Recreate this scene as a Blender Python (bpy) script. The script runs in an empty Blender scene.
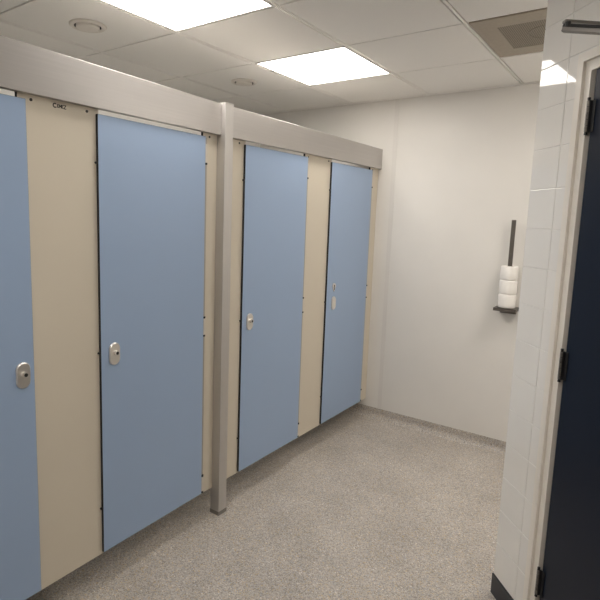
import bpy, bmesh, math, random
from mathutils import Vector, Matrix, Euler
random.seed(7)
H = 2.436                      # floor to ceiling
scn = bpy.context.scene
COL = scn.collection

# ------------------------------------------------------------ materials
def srgb(r, g, b):
    f = lambda c: ((c/255+.055)/1.055)**2.4 if c > 10.3 else c/255/12.92
    return (f(r), f(g), f(b), 1)

def mat(name, col, rough=.5, metal=0., spec=.5, noise=0., nscale=40., bump=0., bscale=200., coat=0., stretch=None):
    m = bpy.data.materials.new(name); m.use_nodes = True
    nt = m.node_tree; b = nt.nodes['Principled BSDF']
    b.inputs['Base Color'].default_value = col
    b.inputs['Roughness'].default_value = rough
    b.inputs['Metallic'].default_value = metal
    b.inputs['Specular IOR Level'].default_value = spec
    b.inputs['Coat Weight'].default_value = coat
    tc = nt.nodes.new('ShaderNodeTexCoord')
    src = tc.outputs['Object']
    if stretch:
        mp = nt.nodes.new('ShaderNodeMapping'); mp.inputs['Scale'].default_value = stretch
        nt.links.new(src, mp.inputs['Vector']); src = mp.outputs['Vector']
    if noise:
        n = nt.nodes.new('ShaderNodeTexNoise'); n.inputs['Scale'].default_value = nscale
        n.inputs['Detail'].default_value = 4
        nt.links.new(src, n.inputs['Vector'])
        r = nt.nodes.new('ShaderNodeValToRGB')
        r.color_ramp.elements[0].position = .3; r.color_ramp.elements[1].position = .7
        r.color_ramp.elements[0].color = tuple(c*(1-noise) for c in col[:3])+(1,)
        r.color_ramp.elements[1].color = tuple(min(1, c*(1+noise)) for c in col[:3])+(1,)
        nt.links.new(n.outputs['Fac'], r.inputs['Fac'])
        nt.links.new(r.outputs['Color'], b.inputs['Base Color'])
    if bump:
        n2 = nt.nodes.new('ShaderNodeTexNoise'); n2.inputs['Scale'].default_value = bscale
        n2.inputs['Detail'].default_value = 2
        nt.links.new(src, n2.inputs['Vector'])
        bp = nt.nodes.new('ShaderNodeBump'); bp.inputs['Strength'].default_value = bump
        bp.inputs['Distance'].default_value = .002
        nt.links.new(n2.outputs['Fac'], bp.inputs['Height'])
        nt.links.new(bp.outputs['Normal'], b.inputs['Normal'])
    return m

M = {}
M['wall'] = mat('painted_wall_board', (.745, .722, .685, 1), .42, spec=.35, noise=.02, nscale=3, bump=.05, bscale=120)
M['inner'] = mat('white_inner_board', (.88, .86, .82, 1), .45)
M['shade_board'] = mat('grey_shade_board', (.42, .405, .385, 1), .6)
M['seam'] = mat('wall_joint_strip', (.70, .675, .64, 1), .4)
M['tile'] = mat('white_glazed_tile', (.86, .84, .80, 1), .035, spec=.5, noise=.015, nscale=5)
M['grout'] = mat('pale_grout', (.86, .84, .81, 1), .7, bump=.2, bscale=400)
M['ceil'] = mat('mineral_ceiling_tile', (.90, .875, .835, 1), .85, spec=.2, noise=.03, nscale=350, bump=.15, bscale=500)
M['tbar'] = mat('ceiling_grid_bar', (.90, .875, .835, 1), .5, spec=.3)
M['blue'] = mat('blue_laminate', (.345, .46, .655, 1), .36, spec=.45, noise=.012, nscale=2.5, bump=.04, bscale=600)
M['cream'] = mat('cream_laminate', (.70, .635, .525, 1), .38, spec=.4, noise=.012, nscale=3, bump=.03, bscale=600)
M['core'] = mat('black_laminate_core', (.008, .009, .012, 1), .5)
M['alu'] = mat('satin_aluminium', (.55, .53, .515, 1), .41, metal=1., noise=.03, nscale=14, bump=.03, bscale=60, stretch=(1, .15, 12))
M['alupost'] = mat('satin_aluminium_post', (.60, .58, .56, 1), .46, metal=.85, noise=.02, nscale=14, bump=.03, bscale=60, stretch=(12, 12, .15))
M['steel'] = mat('brushed_stainless', (.78, .745, .70, 1), .36, metal=.8, noise=.02, nscale=60)
M['hingecream'] = mat('pale_hinge_sleeve', (.68, .63, .56, 1), .4)
M['hingegrey'] = mat('taupe_hinge_profile', (.42, .385, .34, 1), .4, metal=.3)
M['black'] = mat('black_plastic', (.010, .010, .011, 1), .45)
M['screw'] = mat('dark_screw', (.06, .055, .05, 1), .35, metal=.8)
M['navy'] = mat('navy_door_paint', (.0075, .0125, .026, 1), .33, spec=.22, noise=.06, nscale=2)
M['skirt'] = mat('navy_skirting_tile', (.010, .014, .023, 1), .3, noise=.08, nscale=6)
M['frame'] = mat('cream_gloss_paint', (.82, .775, .705, 1), .3, noise=.02, nscale=12)
M['vent'] = mat('beige_vent_plate', (.40, .345, .275, 1), .6, noise=.05, nscale=60)
M['ventdark'] = mat('vent_perforated_plate', (.22, .185, .145, 1), .7, noise=.06, nscale=8)
M['ventring'] = mat('dull_vent_ring', (.25, .215, .17, 1), .7)
M['hole'] = mat('dark_void', (.03, .026, .022, 1), .9)
M['valve'] = mat('ceiling_valve_enamel', (.75, .70, .635, 1), .45)
M['paper'] = mat('tissue_paper', (.88, .855, .82, 1), .95, spec=.1, noise=.02, nscale=60, bump=.3, bscale=250)
M['card'] = mat('roll_core_card', (.42, .33, .23, 1), .9, noise=.1, nscale=80)
M['bronze'] = mat('dark_grey_metal', (.15, .133, .117, 1), .4, metal=.55, noise=.08, nscale=30)
M['closer'] = mat('grey_closer_metal', (.26, .245, .23, 1), .35, metal=.7)
M['closerdark'] = mat('worn_hinge_metal', (.20, .185, .17, 1), .35, metal=.7, noise=.3, nscale=90)
M['lampframe'] = mat('white_lamp_trim', (.80, .78, .75, 1), .4)

def emission(name, col, st):
    m = bpy.data.materials.new(name); m.use_nodes = True; nt = m.node_tree
    b = nt.nodes['Principled BSDF']
    b.inputs['Base Color'].default_value = (.8, .8, .8, 1)
    b.inputs['Emission Color'].default_value = col
    b.inputs['Emission Strength'].default_value = st
    return m
LIGHT = 13.2
M['lamp'] = emission('lit_led_diffuser', (1., .945, .875, 1), LIGHT)

def floor_material():
    m = bpy.data.materials.new('flecked_safety_vinyl'); m.use_nodes = True; nt = m.node_tree
    N, L = nt.nodes, nt.links
    b = N['Principled BSDF']; b.inputs['Roughness'].default_value = .48
    b.inputs['Specular IOR Level'].default_value = .4
    tc = N.new('ShaderNodeTexCoord')
    def ramp(pts):
        r = N.new('ShaderNodeValToRGB'); e = r.color_ramp.elements
        while len(e) < len(pts): e.new(.5)
        for i, (p, c) in enumerate(pts): e[i].position = p; e[i].color = c
        return r
    v = N.new('ShaderNodeTexVoronoi'); v.inputs['Scale'].default_value = 230
    L.new(tc.outputs['Object'], v.inputs['Vector'])
    sep = N.new('ShaderNodeSeparateColor'); L.new(v.outputs['Color'], sep.inputs['Color'])
    r = ramp([(0, srgb(160, 153, 146)), (.2, srgb(187, 180, 172)), (.5, srgb(202, 194, 185)),
              (.72, srgb(211, 205, 198)), (.86, srgb(208, 188, 154)), (.93, srgb(176, 179, 186)), (.975, srgb(238, 233, 226))])
    r.color_ramp.interpolation = 'CONSTANT'
    L.new(sep.outputs[0], r.inputs['Fac'])
    n = N.new('ShaderNodeTexNoise'); n.inputs['Scale'].default_value = 420; n.inputs['Detail'].default_value = 1
    L.new(tc.outputs['Object'], n.inputs['Vector'])
    r2 = ramp([(.3, (.80, .80, .80, 1)), (.7, (1.14, 1.14, 1.13, 1))]); L.new(n.outputs['Fac'], r2.inputs['Fac'])
    mx = N.new('ShaderNodeMix'); mx.data_type = 'RGBA'; mx.blend_type = 'MULTIPLY'; mx.inputs[0].default_value = 1
    L.new(r.outputs['Color'], mx.inputs[6]); L.new(r2.outputs['Color'], mx.inputs[7])
    # broad scuffing
    n3 = N.new('ShaderNodeTexNoise'); n3.inputs['Scale'].default_value = 3.2; n3.inputs['Detail'].default_value = 5
    L.new(tc.outputs['Object'], n3.inputs['Vector'])
    r3 = ramp([(.3, (.79, .785, .785, 1)), (.7, (.99, .99, .995, 1))]); L.new(n3.outputs['Fac'], r3.inputs['Fac'])
    mx2 = N.new('ShaderNodeMix'); mx2.data_type = 'RGBA'; mx2.blend_type = 'MULTIPLY'; mx2.inputs[0].default_value = 1
    L.new(mx.outputs[2], mx2.inputs[6]); L.new(r3.outputs['Color'], mx2.inputs[7])
    L.new(mx2.outputs[2], b.inputs['Base Color'])
    bp = N.new('ShaderNodeBump'); bp.inputs['Strength'].default_value = .12; bp.inputs['Distance'].default_value = .001
    L.new(n.outputs['Fac'], bp.inputs['Height']); L.new(bp.outputs['Normal'], b.inputs['Normal'])
    return m
M['floor'] = floor_material()

def vent_material():
    """beige sheet punched with a fine grid of round holes"""
    m = M['ventdark']; nt = m.node_tree; N, L = nt.nodes, nt.links
    b = N['Principled BSDF']
    tc = N.new('ShaderNodeTexCoord')
    v = N.new('ShaderNodeVectorMath'); v.operation = 'SCALE'; v.inputs['Scale'].default_value = 1/.0085
    L.new(tc.outputs['Object'], v.inputs[0])
    f = N.new('ShaderNodeVectorMath'); f.operation = 'FRACTION'; L.new(v.outputs[0], f.inputs[0])
    s = N.new('ShaderNodeVectorMath'); s.operation = 'SUBTRACT'; s.inputs[1].default_value = (.5, .5, 0); L.new(f.outputs[0], s.inputs[0])
    mul = N.new('ShaderNodeVectorMath'); mul.operation = 'MULTIPLY'; mul.inputs[1].default_value = (1, 1, 0); L.new(s.outputs[0], mul.inputs[0])
    ln = N.new('ShaderNodeVectorMath'); ln.operation = 'LENGTH'; L.new(mul.outputs[0], ln.inputs[0])
    lt = N.new('ShaderNodeMath'); lt.operation = 'LESS_THAN'; lt.inputs[1].default_value = .27; L.new(ln.outputs['Value'], lt.inputs[0])
    mx = N.new('ShaderNodeMix'); mx.data_type = 'RGBA'
    L.new(lt.outputs[0], mx.inputs[0]); mx.inputs[6].default_value = (.30, .26, .205, 1); mx.inputs[7].default_value = (.045, .038, .03, 1)
    L.new(mx.outputs[2], b.inputs['Base Color'])
vent_material()

# ------------------------------------------------------------ helpers
def finish(name, bm, mats, parent=None, smooth=False, loc=None):
    me = bpy.data.meshes.new(name)
    bmesh.ops.recalc_face_normals(bm, faces=bm.faces)
    bm.to_mesh(me); bm.free()
    for m in (mats if isinstance(mats, (list, tuple)) else [mats]): me.materials.append(m)
    if smooth:
        for p in me.polygons: p.use_smooth = True
    o = bpy.data.objects.new(name, me); COL.objects.link(o)
    if parent is not None: o.parent = parent
    if loc is not None: o.location = loc
    return o

def box(bm, x0, x1, y0, y1, z0, z1, bev=0., seg=1, mi=0, mx=None):
    r = bmesh.ops.create_cube(bm, size=1)
    vs = r['verts']
    for v in vs:
        v.co = Vector((x0+(v.co.x+.5)*(x1-x0), y0+(v.co.y+.5)*(y1-y0), z0+(v.co.z+.5)*(z1-z0)))
    if bev:
        es = list({e for v in vs for e in v.link_edges})
        rr = bmesh.ops.bevel(bm, geom=es, offset=bev, segments=seg, affect='EDGES', profile=.5)
        vs = list({v for f in rr['faces'] for v in f.verts} | {v for v in vs if v.is_valid})
    fs = {f for v in vs for f in v.link_faces}
    for f in fs: f.material_index = mi
    if mx is not None:
        for v in vs: v.co = mx @ v.co
    return fs

def cyl(bm, c, r, h, axis='Z', seg=32, r2=None, mi=0, mx=None):
    """capped cylinder, centred on c"""
    rr = bmesh.ops.create_cone(bm, cap_ends=True, segments=seg, radius1=r, radius2=r if r2 is None else r2, depth=h)
    rot = {'Z': Matrix(), 'X': Matrix.Rotation(math.pi/2, 4, 'Y'), 'Y': Matrix.Rotation(-math.pi/2, 4, 'X')}[axis]
    T = Matrix.Translation(c) @ rot
    if mx is not None: T = mx @ T
    for v in rr['verts']: v.co = T @ v.co
    for f in {f for v in rr['verts'] for f in v.link_faces}: f.material_index = mi
    return rr['verts']

def prism(bm, pts, axis, a0, a1, mi=0, mx=None):
    """outline in the plane across `axis` extruded from a0 to a1"""
    def p3(p, a): return {'X': Vector((a, p[0], p[1])), 'Y': Vector((p[0], a, p[1])), 'Z': Vector((p[0], p[1], a))}[axis]
    A = [bm.verts.new(p3(p, a0)) for p in pts]; B = [bm.verts.new(p3(p, a1)) for p in pts]
    fs = [bm.faces.new(A), bm.faces.new(B)]
    n = len(pts)
    for i in range(n): fs.append(bm.faces.new((A[i], A[(i+1) % n], B[(i+1) % n], B[i])))
    for f in fs: f.material_index = mi
    if mx is not None:
        for v in A+B: v.co = mx @ v.co
    return fs

def lathe(bm, prof, seg=48, mi=0, c=(0, 0, 0), closed=False):
    rings = []
    for r, z in prof:
        rings.append([bm.verts.new((c[0]+r*math.cos(2*math.pi*k/seg), c[1]+r*math.sin(2*math.pi*k/seg), c[2]+z)) for k in range(seg)])
    n = len(rings)
    for i in range(n if closed else n-1):
        a, b = rings[i], rings[(i+1) % n]
        for k in range(seg):
            f = bm.faces.new((a[k], a[(k+1) % seg], b[(k+1) % seg], b[k])); f.material_index = mi; f.smooth = True
    return rings

def empty(name, loc, rotz=0.):
    o = bpy.data.objects.new(name, None); COL.objects.link(o)
    o.location = loc; o.rotation_euler = (0, 0, rotz); o.empty_display_size = .1
    return o

def tag(o, label, cat, group=None):
    o['label'] = label; o['category'] = cat
    if group: o['group'] = group
    return o

def struct(o, label=None, cat=None):
    o['kind'] = 'structure'
    if label: o['label'] = label
    if cat: o['category'] = cat
    return o

def copy_tree(o, parent=None):
    c = o.copy(); COL.objects.link(c)
    if parent is not None: c.parent = parent
    for ch in list(o.children): copy_tree(ch, c)
    return c

# ------------------------------------------------------------ plan
XW = -.30          # wall behind the cubicles
YB = 2.437         # back wall
YF = -2.30         # wall behind the photographer
XR = 3.03          # wall to the photographer's right
P0 = Vector((2.172, .960, 0))               # corner of the slanted tiled wall
ANG = math.radians(-48.5)
D = Vector((math.cos(ANG), math.sin(ANG), 0))
TM = Matrix.Translation(P0) @ Matrix.Rotation(ANG, 4, 'Z')   # local x along wall, local -y towards room
SL = 1.294                                   # length of slanted wall
PE = P0 + D*SL
PN = Vector((-math.sin(ANG), math.cos(ANG), 0))              # away from the room
Q1 = P0 + PN*.37

XA = 3.25           # end of the recess round the corner
# floor (room outline, 60 mm slab)
outline = [(XW-.1, YF-.1), (XR+.1, YF-.1), (XR+.1, PE.y+.1), (XA+.1, Q1.y-.1), (XA+.1, YB+.1), (XW-.1, YB+.1)]
bm = bmesh.new(); prism(bm, outline, 'Z', -.06, 0)
struct(finish('floor', bm, M['floor']), 'grey flecked vinyl floor of the washroom', 'floor')

# walls
bm = bmesh.new(); box(bm, XW-.1, XA+.1, YB, YB+.1, 0, H+.12)
struct(finish('wall_back', bm, M['wall']), 'plain off-white wall at the end of the room', 'wall')
bm = bmesh.new(); box(bm, XW-.1, XW, YF-.1, YB, 0, H+.12)
struct(finish('wall_left', bm, M['inner']), 'wall behind the toilet cubicles', 'wall')
bm = bmesh.new(); box(bm, XW, XR+.1, YF-.1, YF, 0, H+.12)
struct(finish('wall_front', bm, M['wall']), 'wall behind the viewer', 'wall')
bm = bmesh.new(); box(bm, XR, XR+.1, YF, PE.y+.02, 0, H+.12)
struct(finish('wall_right', bm, M['wall']), 'side wall right of the viewer', 'wall')
bm = bmesh.new()
prism(bm, [(P0.x+.011*D.x, P0.y+.011*D.y), (Q1.x, Q1.y), (Q1.x+.06, Q1.y-.04), (P0.x+.06*D.x, P0.y+.06*D.y)], 'Z', 0, H+.12)
box(bm, Q1.x, XA+.1, Q1.y-.1, Q1.y, 0, H+.12); box(bm, XA, XA+.1, Q1.y, YB, 0, H+.12)
struct(finish('wall_return', bm, M['wall']), 'short wall round the corner of the tiled wall', 'wall')

# slanted tiled wall with a door opening
DO0, DO1, DOZ = .262, 1.20, H-.345           # opening
bm = bmesh.new()
pitch = .1455; grout_y = -.0005
box(bm, .010, DO0, -.0036, .09, 0, H+.12, mi=1, mx=TM)
box(bm, DO1, SL, -.0036, .09, 0, H+.12, mi=1, mx=TM)
box(bm, DO0, DO1, -.0036, .09, DOZ, H+.12, mi=1, mx=TM)
rows = [.09+pitch*i for i in range(17)]
cols = [.010, .170]+[.170+pitch*i for i in range(1, 9)]
G = .0011
for i in range(len(rows)-1):
    z0, z1 = rows[i]+G, min(rows[i+1], H+.05)-G
    for j in range(len(cols)-1):
        a, b = cols[j]+(G if j else 0), min(cols[j+1]-G, SL)
        pieces = [(a, b, z0, z1)]
        if z0 < DOZ and b > DO0 and a < DO1:
            pieces = []
            if a < DO0: pieces.append((a, DO0, z0, z1))
            if b > DO1: pieces.append((DO1, b, z0, z1))
            if z1 > DOZ: pieces.append((max(a, DO0), min(b, DO1), DOZ, z1))
        for (p, q, u, w) in pieces:
            if q-p < .01 or w-u < .01: continue
            rx, rz = random.gauss(0, .0012), random.gauss(0, .0012)
            c = Vector(((p+q)/2, -.003, (u+w)/2))
            R = TM @ Matrix.Translation(c) @ Euler((rx, 0, rz)).to_matrix().to_4x4() @ Matrix.Translation(-c)
            box(bm, p, q, -.006, 0.0, u, w, bev=.0013, seg=2, mi=0, mx=R)
struct(finish('wall_tiled', bm, [M['tile'], M['grout']]), 'slanted wall of square white glazed tiles beside the navy door', 'wall')
# rounded tile edging on its free corner is part of the first column; navy skirting at its foot
bm = bmesh.new()
box(bm, .004, DO0-.024, -.010, 0.0, 0, .09, bev=.002, seg=2, mx=TM)
struct(finish('baseboard_right', bm, M['skirt']), 'navy skirting tile at the foot of the tiled wall', 'skirting')

# coved vinyl skirting along the back wall and the wall behind the cubicles
def cove(a0, a1, axis, w, sgn, top=.084, r=.045):
    pts = [(w, top), (w-sgn*.004, top)]
    for k in range(9):
        t = k/8*math.pi/2
        pts.append((w-sgn*(.004+r*(1-math.cos(t))), r*(1-math.sin(t))+.0005))
    pts.append((w, .0005))
    bm = bmesh.new(); prism(bm, pts, axis, a0, a1)
    return bm
bm = cove(XW, XA-.005, 'X', YB, 1)
struct(finish('baseboard_back', bm, M['floor']), 'flecked vinyl coved up the foot of the back wall', 'skirting')
bm = cove(YF, YB-.05, 'Y', XW, -1)
struct(finish('baseboard_left', bm, M['floor']), 'flecked vinyl coved up the wall behind the cubicles', 'skirting')

# joint strip on the back wall
bm = bmesh.new()
box(bm, .945, .979, YB-.003, YB, .084, H, bev=.0008)
struct(finish('trim_1', bm, M['seam']), 'upright joint strip on the back wall', 'trim')

# ------------------------------------------------------------ ceiling
gx = [-.6, 0, .6, 1.2, 1.8, 2.4, 3.0]
gy = [-2.4, -1.8, -1.2, -.6, 0, .6, 1.2, 1.8, 2.4]
LAMPS = [(.6, 0), (.6, 1.2), (2.4, 1.2), (1.8, -1.2)]
VENT = (1.8, 1.2)
bm = bmesh.new()
ex = [XW-.1]+gx[1:]+[XA+.1]; ey = gy+[YB+.1]
wx, wy = .0085, .0035        # half widths of the open joint
def near(a, b): return abs(a[0]-b[0]) < .01 and abs(a[1]-b[1]) < .01
for i in range(len(ex)-1):
    for j in range(len(ey)-1):
        if any(near((ex[i], ey[j]), l) for l in LAMPS+[VENT]): continue
        if ex[i+1] <= XW-.1: continue
        a, b, c, d = ex[i]+.0125, ex[i+1]-.0125, ey[j]+.0045, ey[j+1]-.0045
        if b-a < .008 or d-c < .008: continue
        box(bm, a, b, c, d, H+.001, H+.018, bev=.0015, mi=0)
for x in gx:                 # main runners: a flat bar with a small gap each side
    box(bm, x-.0058, x+.0058, YF-.1, YB, H+.0015, H+.03, bev=.001, mi=1)
for y in gy[1:]:
    box(bm, XW-.1, XA+.1, y-.012, y+.012, H+.0185, H+.03, mi=1)
box(bm, XW-.1, XA+.1, YF-.1, YB+.1, H+.10, H+.12, mi=1)
struct(finish('ceiling', bm, [M['ceil'], M['tbar']]), 'suspended ceiling of square grey-white tiles', 'ceiling')
bm = bmesh.new(); box(bm, XW, XA, YB-.026, YB-.005, H-.002, H+.0008, bev=.0006)
struct(finish('trim_2', bm, M['tbar']), 'edge angle where the ceiling meets the back wall', 'trim')

def ceiling_lamp(x, y, label):
    t = tag(empty('ceiling_light', (x+.3, y+.3, H)), label, 'ceiling light', 'square ceiling lights')
    bm = bmesh.new(); o, i = .2925, .284
    for s in (-1, 1):
        box(bm, min(s*o, s*i), max(s*o, s*i), -o, o, .0005, .02)
        box(bm, -i, i, min(s*o, s*i), max(s*o, s*i), .0005, .02)
    finish('frame', bm, M['lampframe'], t)
    bm = bmesh.new(); box(bm, -i, i, -i, i, .004, .016)
    finish('diffuser', bm, M['lamp'], t)
ceiling_lamp(*LAMPS[0], 'lit square ceiling light panel cut off by the top edge of the picture')
ceiling_lamp(*LAMPS[1], 'lit square ceiling light panel nearer the back wall, wholly in view above the post')
ceiling_lamp(*LAMPS[2], 'lit square ceiling light panel round the corner of the tiled wall')
ceiling_lamp(*LAMPS[3], 'unseen fill light panel added behind the viewer')  # extra panel added out of view to brighten the doors and floor

def valve(x, y, label):
    t = tag(empty('ceiling_air_valve', (x, y, H)), label, 'air valve', 'round ceiling air valves')
    bm = bmesh.new()
    lathe(bm, [(.086, .001), (.086, -.003), (.080, -.008), (.070, -.010), (.062, -.006), (.060, .001)], closed=True)
    finish('rim', bm, M['valve'], t)
    bm = bmesh.new()
    r = lathe(bm, [(.054, .001), (.055, -.007), (.052, -.013), (.040, -.016), (.020, -.017)], 40)
    bm.faces.new(r[-1]); bm.faces.new(r[0])
    finish('disc', bm, M['valve'], t)
    bm = bmesh.new()
    cyl(bm, (0, 0, .0005), .061, .002, seg=40)
    finish('throat', bm, M['hole'], t)
    for s in (-1, 1):
        a = math.radians(52 if s > 0 else 232)
        bm = bmesh.new()
        box(bm, .0535, .0605, -.007, .007, -.0105, 0, bev=.001, mx=Matrix.Rotation(a, 4, 'Z'))
        finish('clip', bm, M['black'], t)
valve(.305, .305, 'round white ceiling air valve near the top left corner of the picture')
valve(.288, 1.495, 'round white ceiling air valve beside the whole ceiling light, above the post')

t = tag(empty('ceiling_vent', (2.1, 1.5, H)), 'square beige perforated vent set in the ceiling by the tiled wall', 'vent')
bm = bmesh.new(); o, ix0, ix1, iy = .2875, -.198, .198, .172
box(bm, -o, ix0, -o+.0, o, .0005, .012); box(bm, ix1, o, -o, o, .0005, .012)
box(bm, ix0, ix1, -o, -iy, .0005, .012); box(bm, ix0, ix1, iy, o, .0005, .012)
finish('face_plate', bm, M['vent'], t)
bm = bmesh.new(); box(bm, ix0, ix1, -iy, iy, .002, .008)
finish('perforated_panel', bm, M['ventdark'], t)
bm = bmesh.new()
lathe(bm, [(.098, .0025), (.098, .0008), (.092, .0008), (.092, .0025)], 48, closed=True)
finish('ring', bm, M['ventring'], t)

# ------------------------------------------------------------ cubicle fronts
XP, XD, XH = .840, .853, .866               # faces of panel, door, header rail
PB = H-2.294; DB, DT = H-2.283, H-.515      # panel bottom, door bottom and top
HB, HT = H-.497, H-.353                     # header rail
PY0, PY1 = .638, .698                       # post
T = .013

def laminate(bm, x0, x1, y0, y1, z0, z1, bev=.0008):
    fs = box(bm, x0, x1, y0, y1, z0, z1, bev=bev, mi=0)
    for f in fs:
        f.normal_update()
        if abs(f.normal.x) < .9: f.material_index = 1
    return fs

doors_y = [(-.910, -.318), (-.040, .552), (.840, 1.430), (1.721, 2.313)]

# post
t = tag(empty('support_post', (XP+.02, (PY0+PY1)/2, 0)), 'square satin aluminium post standing on the floor between second and third doors', 'post')
bm = bmesh.new(); box(bm, -.03, .03, -.03, .03, .016, H-.352, bev=.0022, seg=2); finish('tube', bm, M['alupost'], t)
bm = bmesh.new(); box(bm, -.0312, .0312, -.0312, .0312, 0, .022, bev=.001); finish('foot_cap', bm, M['closer'], t)
bm = bmesh.new(); box(bm, -.0305, .0305, -.0305, .0305, H-.352, H-.347, bev=.0015); finish('top_cap', bm, M['alupost'], t)

# header rails (a face plate folded back along the top and bottom)
def header(y0, y1, label, rise=0.):
    """rise: how much the top edge climbs per metre towards the near end"""
    bm = bmesh.new()
    ends = []
    for y in (y0, y1):
        t = HT+rise*(y1-y)
        pts = [(XP+.0002, HB), (XH-.0012, HB), (XH, HB+.0012), (XH, t-.0008), (XH-.0008, t), (XP+.0002, t)]
        ends.append([bm.verts.new((a, y, b)) for a, b in pts])
    A, B = ends; n = len(A)
    bm.faces.new(A); bm.faces.new(B)
    for k in range(n): bm.faces.new((A[k], A[(k+1) % n], B[(k+1) % n], B[k]))
    return tag(finish('header_rail', bm, M['alu']), label, 'header rail', 'aluminium header rails')
hl = header(-1.70, PY0, 'brushed aluminium header rail above the two nearer blue doors, left of the post', .010)
header(PY1, YB-.001, 'brushed aluminium header rail above the two farther blue doors, right of the post')
bm = bmesh.new(); box(bm, XP-.16, XP-.0003, PY0-2.3, PY0-.001, HT-.0125, HT-.0005); box(bm, XP-.16, XP-.0003, PY0, YB, HT-.0125, HT-.0005)  # unseen board added to keep lamp light off the floor behind the doors
shade_board = struct(finish('shade_ledge', bm, M['shade_board']), 'unseen board added behind the header rail to shade the cubicle floor', 'trim')

def panel(y0, y1, label, screws):
    t = tag(empty('cubicle_panel', (XP-T, (y0+y1)/2, PB)), label, 'panel', 'cream panels between the blue doors')
    ym = (y0+y1)/2
    bm = bmesh.new(); laminate(bm, 0, T, y0-ym, y1-ym, 0, HT-.013-PB-.0005)
    finish('board', bm, [M['cream'], M['core']], t)
    for y in screws:
        bm = bmesh.new()
        cyl(bm, (T+.001, y-ym, H-.512-PB), .0052, .002, 'X', 16)
        cyl(bm, (T+.0022, y-ym, H-.512-PB), .003, .0012, 'X', 6)
        finish('screw', bm, M['screw'], t)
    return t, ym
OV = .013
panel(-1.70, -.897, 'wide cream panel left of the nearest blue door, outside the picture', [])
p1, ym1 = panel(-.318-.024, -.040+OV, 'wide cream panel with a tiny maker mark, between the nearest two blue doors', [-.294, -.078])
panel(.552-OV, PY0, 'narrow cream panel between the second blue door and the post, on its left', [.583])
panel(PY1, .840+OV, 'narrow cream panel between the post and the third blue door, on its right', [.803])
panel(1.430-OV, 1.721+OV, 'wide cream panel between the third and fourth blue doors', [1.452, 1.695])
panel(2.313-OV, YB-.001, 'narrow cream panel between the farthest blue door and the back wall', [2.338])

for y in (-1.05, -.18, .668, 1.575):          # boards between the cubicles
    bm = bmesh.new(); box(bm, XW+.005, XP-T-.001, y-.0065, y+.0065, PB, HB-.02)
    struct(finish('wall_divider', bm, M['inner']), 'board between two toilet cubicles', 'cubicle divider')

# maker mark on the first panel
def mark():
    bm = bmesh.new()
    # ring-like initial
    n = 22
    for k in range(n):
        a0 = math.radians(40+280*k/n); a1 = math.radians(40+280*(k+1)/n)
        q = [(.0085*math.cos(a0), .0085*math.sin(a0)), (.0085*math.cos(a1), .0085*math.sin(a1)),
             (.0045*math.cos(a1), .0045*math.sin(a1)), (.0045*math.cos(a0), .0045*math.sin(a0))]
        prism(bm, q, 'X', 0, .0006)
    for v in bm.verts: v.co.y -= .019
    strokes = []
    def L(y, lines):
        for (a, b, c, d) in lines: strokes.append((y+a, b, y+c, d))
    h = .0095; z = -.0048
    L(-.0095, [(0, z, 0, z+h), (0, z, .005, z), (0, z+h/2, .004, z+h/2), (0, z+h, .005, z+h)])
    L(-.0020, [(0, z, 0, z+h), (0, z+h, .0035, z+h*.4), (.0035, z+h*.4, .007, z+h), (.007, z+h, .007, z)])
    L(.0080, [(0, z, 0, z+h), (0, z, .005, z), (0, z+h/2, .004, z+h/2), (0, z+h, .005, z+h)])
    L(.0160, [(0, z+h*1.1, .007, z+h*1.1), (.007, z+h*1.1, 0, z-.001), (0, z-.001, .007, z-.001)])
    for (a, b, c, d) in strokes:
        v = Vector((c-a, d-b)); l = v.length; nrm = Vector((-v.y, v.x))/l*.0013; u = v/l*.0013
        q = [(a-u.x+nrm.x, b-u.y+nrm.y), (c+u.x+nrm.x, d+u.y+nrm.y), (c+u.x-nrm.x, d+u.y-nrm.y), (a-u.x-nrm.x, b-u.y-nrm.y)]
        prism(bm, q, 'X', 0, .0006)
    return bm
o = finish('maker_mark', mark(), M['screw'], p1, loc=(T, -.187-ym1, H-.514-PB))
o['label'] = 'small dark lettering'

# doors
def stadium(w, h, n=14):
    r = w/2; pts = []
    for k in range(n+1): a = math.pi*k/n; pts.append((r*math.cos(a), h/2-r+r*math.sin(a)))
    for k in range(n+1): a = math.pi+math.pi*k/n; pts.append((r*math.cos(a), -h/2+r+r*math.sin(a)))
    return pts

def plate(bm, pts, x0, x1, ch, mi=0):
    """flat plate with a chamfered rim"""
    def sc(k):
        out = []
        for (a, b) in pts:
            l = math.hypot(a, b); out.append((a*(1-k/l), b*(1-k/l)))
        return out
    A = [bm.verts.new((x0, a, b)) for a, b in pts]; B = [bm.verts.new((x1-ch, a, b)) for a, b in pts]
    Cc = [bm.verts.new((x1, a, b)) for a, b in sc(ch)]
    n = len(pts)
    for P, Q in ((A, B), (B, Cc)):
        for i in range(n): bm.faces.new((P[i], P[(i+1) % n], Q[(i+1) % n], Q[i]))
    bm.faces.new(A); bm.faces.new(Cc)

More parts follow.
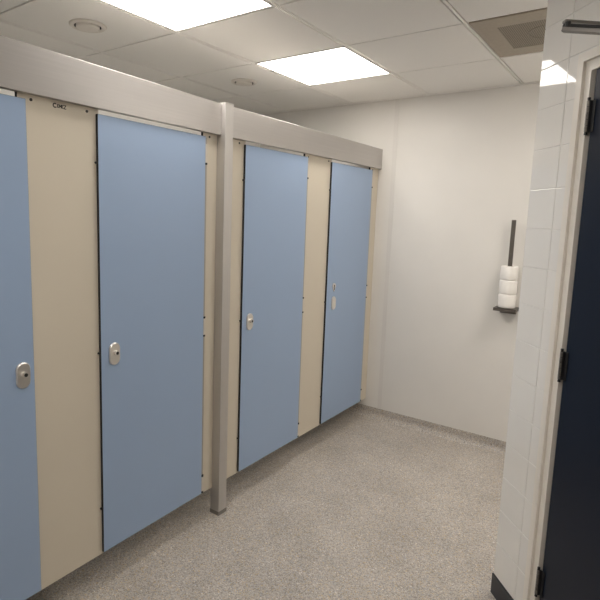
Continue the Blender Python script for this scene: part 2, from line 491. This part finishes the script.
HZ = [(-.549, -.639), (-1.371, -1.461), (-2.190, -2.276)]
BZ = [-.693, -1.431, -2.089]
def make_door(y0, y1, label, kind, mirror=False):
    w = y1-y0
    fy = (lambda y: w-y) if mirror else (lambda y: y)
    t = tag(empty('cubicle_door', (XP, y0, DB)), label, 'cubicle door', 'blue cubicle doors')
    bm = bmesh.new(); laminate(bm, .0003, T, 0, w, 0, DT-DB)
    finish('door_leaf', bm, [M['blue'], M['core']], t)
    bm = bmesh.new(); box(bm, .0003, .0085, *sorted((fy(w+.0008), fy(w+.015))), 0, DT-DB-.004, bev=.0015, seg=2)
    finish('hinge_profile', bm, M['hingegrey'], t)
    for a, b in HZ:
        z0, z1 = H+b-DB, H+a-DB
        bm = bmesh.new(); cyl(bm, (.0078, fy(w+.0072), (z0+z1)/2), .0068, z1-z0, 'Z', 20)
        h = finish('hinge', bm, M['hingecream'], t, smooth=False)
        for z in ((z0, z1) if b > -2 and a < -1 else ((z0,) if a > -1 else (z1, z0))):
            bm = bmesh.new(); cyl(bm, (.0082, fy(w+.0072), z), .0080, .009, 'Z', 16)
            finish('hinge_bushing', bm, M['black'], h)
    for z in (() if mirror else BZ):
        bm = bmesh.new(); cyl(bm, (.0062, fy(-.0035), H+z-DB), .0045, .011, 'X', 14)
        finish('buffer', bm, M['black'], t)
    ly = .062 if kind == 'knob' else .092
    lz = H-1.443-DB
    bm = bmesh.new(); plate(bm, stadium(.050, .092), T, T+.009, .003)
    lp = finish('lock_plate', bm, M['steel'], t, loc=(0, fy(ly) if not mirror else w-.043, lz if kind == 'knob' else lz-.004)); lp['label'] = 'oval stainless lock plate'
    if kind == 'knob':
        bm = bmesh.new()
        cyl(bm, (T+.0155, 0, .005), .0105, .014, 'X', 24)
        finish('lock_knob', bm, M['steel'], lp, smooth=False)
        bm = bmesh.new(); cyl(bm, (T+.0228, 0, .005), .0066, .0012, 'X', 16)
        finish('coin_slot', bm, M['black'], lp)
    else:
        # narrow plate + keyhole rose above
        pts = []
        for k in range(17): a = math.radians(-35+250*k/16); pts.append((.0195*math.cos(a), .008+.0185*math.sin(a)))
        pts += [(-.0095, -.020), (0, -.032), (.0095, -.020)]
        bm = bmesh.new(); plate(bm, pts, T, T+.006, .002)
        e = finish('keyhole_rose', bm, M['steel'], t, loc=(0, ly, H-1.336-DB)); e['label'] = 'drop-shaped steel keyhole rose'
        bm = bmesh.new(); cyl(bm, (T+.0062, .001, .008), .0068, .001, 'X', 18); box(bm, T+.0055, T+.0066, -.0035, .0055, -.020, .006)
        finish('keyhole', bm, M['black'], e)
    return t
make_door(*doors_y[0], 'nearest blue cubicle door, cut off by the left edge of the picture', 'knob', True)
make_door(*doors_y[1], 'second blue cubicle door, just left of the aluminium post', 'knob')
make_door(*doors_y[2], 'third blue cubicle door, just right of the aluminium post', 'knob')
make_door(*doors_y[3], 'farthest blue cubicle door, next to the back wall, with a keyhole above its oval plate', 'key')

# the run left of the post stands a degree off the line of the run right of it
PIV = Matrix.Translation((XP, PY0, 0)) @ Matrix.Rotation(math.radians(1.2), 4, 'Z') @ Matrix.Translation((-XP, -PY0, 0))
bpy.context.view_layer.update()
for o in list(COL.objects):
    if o.parent is None and o.name.split('.')[0] in ('cubicle_panel', 'cubicle_door', 'header_rail'):
        c = o.matrix_world.translation
        if o is hl or (o.name.split('.')[0] != 'header_rail' and c.y < PY0-.02):
            m = PIV @ o.matrix_world
            if o is not hl and c.y < .5: m = Matrix.Translation((0, (-.0095 if c.y < -.5 else -.0085) if 'door' in o.name else -.0125*max(0, .45-c.y), 0)) @ m
            o.matrix_world = m

# ------------------------------------------------------------ navy door in the tiled wall
RZ = ANG
def wallpt(s, d, z): return P0 + D*s - PN*d + Vector((0, 0, z))   # d = distance out into the room
fr = bpy.data.objects.new('trim_3', None)
bm = bmesh.new()
S0, ST = .240, H-.320        # outer edge of casing, top of casing
S1 = 1.222
def mitred(a, z, w, d0, d1):
    """casing strip of width w whose outer edge is a from the side and z at the top, mitred at the corners"""
    b = S1-(a-S0)
    pts_l = [(a, 0), (a+w, 0), (a+w, z-w), (a, z)]
    pts_t = [(a, z), (a+w, z-w), (b-w, z-w), (b, z)]
    pts_r = [(b, 0), (b, z), (b-w, z-w), (b-w, 0)]
    for pts in (pts_l, pts_t, pts_r): prism(bm, pts, 'Y', d0, d1, mx=TM)
mitred(S0, ST, .028, -.020, .06)
mitred(S0+.028, ST-.028, .024, -.010, .06)
mitred(S0+.052, ST-.052, .012, -.015, .06)
mitred(S0+.064, ST-.062, .010, .012, .06)
bpy.data.objects.remove(fr)
struct(finish('trim_3', bm, M['frame']), 'cream painted frame round the navy door', 'door frame')

dl0, dl1, dlt = .317, 1.150, ST-.0635
t = empty('door_1', wallpt(dl0, 0, .008), ANG)
struct(t, 'dark navy door in a cream frame, cut off by the right edge', 'door')
bm = bmesh.new(); box(bm, 0, dl1-dl0, -.008, .036, 0, dlt-.008, bev=.002, seg=2)
finish('door_leaf', bm, M['navy'], t)
for a, b in ((-.479, -.577), (-1.299, -1.397), (-2.106, -2.202)):
    z0, z1 = H+b-.008, H+a-.008
    bm = bmesh.new(); box(bm, .001, .017, -.0125, -.008, z0, z1, bev=.0015)
    hg = finish('hinge', bm, M['black'], t); hg['label'] = 'dark steel hinge'
    bm = bmesh.new()
    for k in range(5):
        za = z0+(z1-z0)*k/5; zb = z0+(z1-z0)*(k+1)/5
        cyl(bm, (-.003, -.0195, (za+zb)/2), .0058, (zb-za)-.002, 'Z', 16)
    finish('hinge_knuckle', bm, M['closerdark'], hg)
    bm = bmesh.new()
    cyl(bm, (-.003, -.0195, (z0+z1)/2), .0045, (z1-z0)+.012, 'Z', 12)
    cyl(bm, (-.003, -.0195, z1+.006), .005, .006, 'Z', 12); cyl(bm, (-.003, -.0195, z0-.006), .005, .006, 'Z', 12)
    box(bm, -.003, .004, -.020, -.0105, z0, z1)
    finish('hinge_pin', bm, M['black'], hg)
bm = bmesh.new(); cyl(bm, (dl1-dl0-.06, -.030, 1.02), .010, .045, 'Y', 20)
box(bm, dl1-dl0-.19, dl1-dl0-.05, -.062, -.044, 1.011, 1.029, bev=.007, seg=3)
cyl(bm, (dl1-dl0-.06, -.012, 1.02), .026, .008, 'Y', 28)
finish('door_handle', bm, M['steel'], t)

# overhead closer with its folded arm reaching out towards the room
t = tag(empty('door_closer', wallpt(.60, .008, dlt-.07), ANG), 'grey metal closer arm jutting from the top of the navy door', 'door closer')
bz = dlt-.07
bm = bmesh.new(); box(bm, -.02, .22, -.048, 0, 0, .058, bev=.006, seg=2); finish('body', bm, M['closer'], t)
def bar(p, q, w, h):
    """flat bar of width w and height h from p to q (closer coordinates)"""
    p, q = Vector(p), Vector(q); v = q-p; l = v.length
    Rm = Matrix.Translation(p) @ v.to_track_quat('X', 'Z').to_matrix().to_4x4()
    bm = bmesh.new(); box(bm, -.006, l+.006, -w/2, w/2, -h/2, h/2, bev=.002, seg=2, mx=Rm)
    return bm
EL = Vector((.418-.60, -.19+.008, H-.300-bz))
sp = Vector((.02, -.026, .058+.014))
finish('main_arm', bar(sp, EL+Vector((0, 0, -.011)), .022, .013), M['closer'], t)
sh = Vector((-.16, -.016, H-.297-bz))
finish('arm_gap_fill', bar(sp+Vector((0, 0, .010)), EL+Vector((0, 0, .001)), .012, .010), M['black'], t)  # black strip added to darken the gap between the two arms
finish('forearm', bar(sh, EL+Vector((0, 0, .012)), .020, .008), M['closer'], t)
bm = bmesh.new(); cyl(bm, EL+Vector((.006, .003, .001)), .008, .016, 'Z', 18); finish('elbow_pin', bm, M['black'], t)
bm = bmesh.new(); cyl(bm, (sp.x, sp.y, .064), .011, .034, 'Z', 18); finish('spindle', bm, M['black'], t)
bm = bmesh.new(); box(bm, -.195, -.125, -.008, .0015, H-.318-bz, H-.281-bz, bev=.002); box(bm, -.170, -.150, -.034, -.006, H-.304-bz, H-.290-bz, bev=.001)
cyl(bm, (-.16, -.022, H-.286-bz), .008, .012, 'Z', 16)
finish('shoe', bm, M['closer'], t)

# ------------------------------------------------------------ spare toilet roll holder
hx, hy = 1.834, 2.374
ST_ = H-1.421
t = tag(empty('toilet_roll_holder', (hx, YB, ST_-.018)), 'dark metal upright spare roll holder fixed on the back wall beside the tiled wall', 'toilet roll holder')
bm = bmesh.new()
box(bm, -.066, .070, -.128, 0, .014, .018, bev=.001)
box(bm, -.066, .070, -.128, -.124, -.002, .018, bev=.001)
box(bm, .066, .070, -.128, 0, -.002, .018, bev=.001)
finish('shelf', bm, M['bronze'], t)
bm = bmesh.new()
zt = H-.851-(ST_-.018)
box(bm, -.013, .013, hy-YB-.002, hy-YB+.002, .016, zt, bev=.0005)
box(bm, -.013, -.0105, hy-YB-.005, hy-YB+.004, .016, zt, bev=.0005)
box(bm, .0105, .013, hy-YB-.005, hy-YB+.004, .016, zt, bev=.0005)
finish('upright_bar', bm, M['bronze'], t)
bm = bmesh.new(); box(bm, -.075, -.066, -.050, -.032, .011, .017, bev=.002); finish('end_tab', bm, M['steel'], t)
bm = bmesh.new(); box(bm, -.05, .05, -.004, 0, -.03, .014, bev=.001); finish('wall_plate', bm, M['bronze'], t)

def roll(k, label):
    h = .0905
    t = tag(empty('toilet_roll', (hx, hy, ST_+.0002+k*(h+.0004))), label, 'toilet roll', 'spare toilet rolls on the holder')
    bm = bmesh.new(); R = .0535
    lathe(bm, [(.022, 0.0005), (R-.007, 0), (R-.002, .0025), (R, .008), (R, h-.008), (R-.002, h-.0025), (R-.007, h), (.022, h-.0005)], 48, closed=True)
    finish('paper', bm, M['paper'], t)
    bm = bmesh.new(); lathe(bm, [(.0205, 0), (.0221, 0), (.0221, h-.0004), (.0205, h-.0004)], 32, closed=True)
    finish('cardboard_core', bm, M['card'], t)
roll(0, 'white toilet roll at the bottom of the stack of three, on the shelf')
roll(1, 'white toilet roll in the middle of the stack of three')
roll(2, 'white toilet roll at the top of the stack of three, under the bare bar')

# ------------------------------------------------------------ world, camera, colour
w = bpy.data.worlds.new('world'); scn.world = w; w.use_nodes = True
w.node_tree.nodes['Background'].inputs['Color'].default_value = (.5, .5, .5, 1)
w.node_tree.nodes['Background'].inputs['Strength'].default_value = 0.02

yaw, pitch_, roll_ = .6341, -.1345, -.0296
Rz = Matrix.Rotation(yaw, 3, 'Z'); Rx = Matrix.Rotation(pitch_, 3, 'X'); Ry = Matrix.Rotation(roll_, 3, 'Y')
R = Rz @ Rx @ Ry
right, fwd, up = R.col[0], R.col[1], R.col[2]
cam = bpy.data.cameras.new('camera'); co = bpy.data.objects.new('camera', cam); COL.objects.link(co)
mw = Matrix((( right.x, up.x, -fwd.x, 2.586), (right.y, up.y, -fwd.y, -1.2698), (right.z, up.z, -fwd.z, H-.8744), (0, 0, 0, 1)))
co.matrix_world = mw
F, CX, CY = 521.05, 270.36, 286.99
cam.sensor_width = 36; cam.sensor_fit = 'HORIZONTAL'; cam.lens = F/600*36
cam.shift_x = (300-CX)/600; cam.shift_y = (CY-300)/600
cam.clip_start = .02
scn.camera = co
scn.view_settings.view_transform = 'Standard'; scn.view_settings.look = 'None'
scn.view_settings.exposure = 0.0; scn.view_settings.gamma = 1; scn.view_settings.use_curve_mapping = False
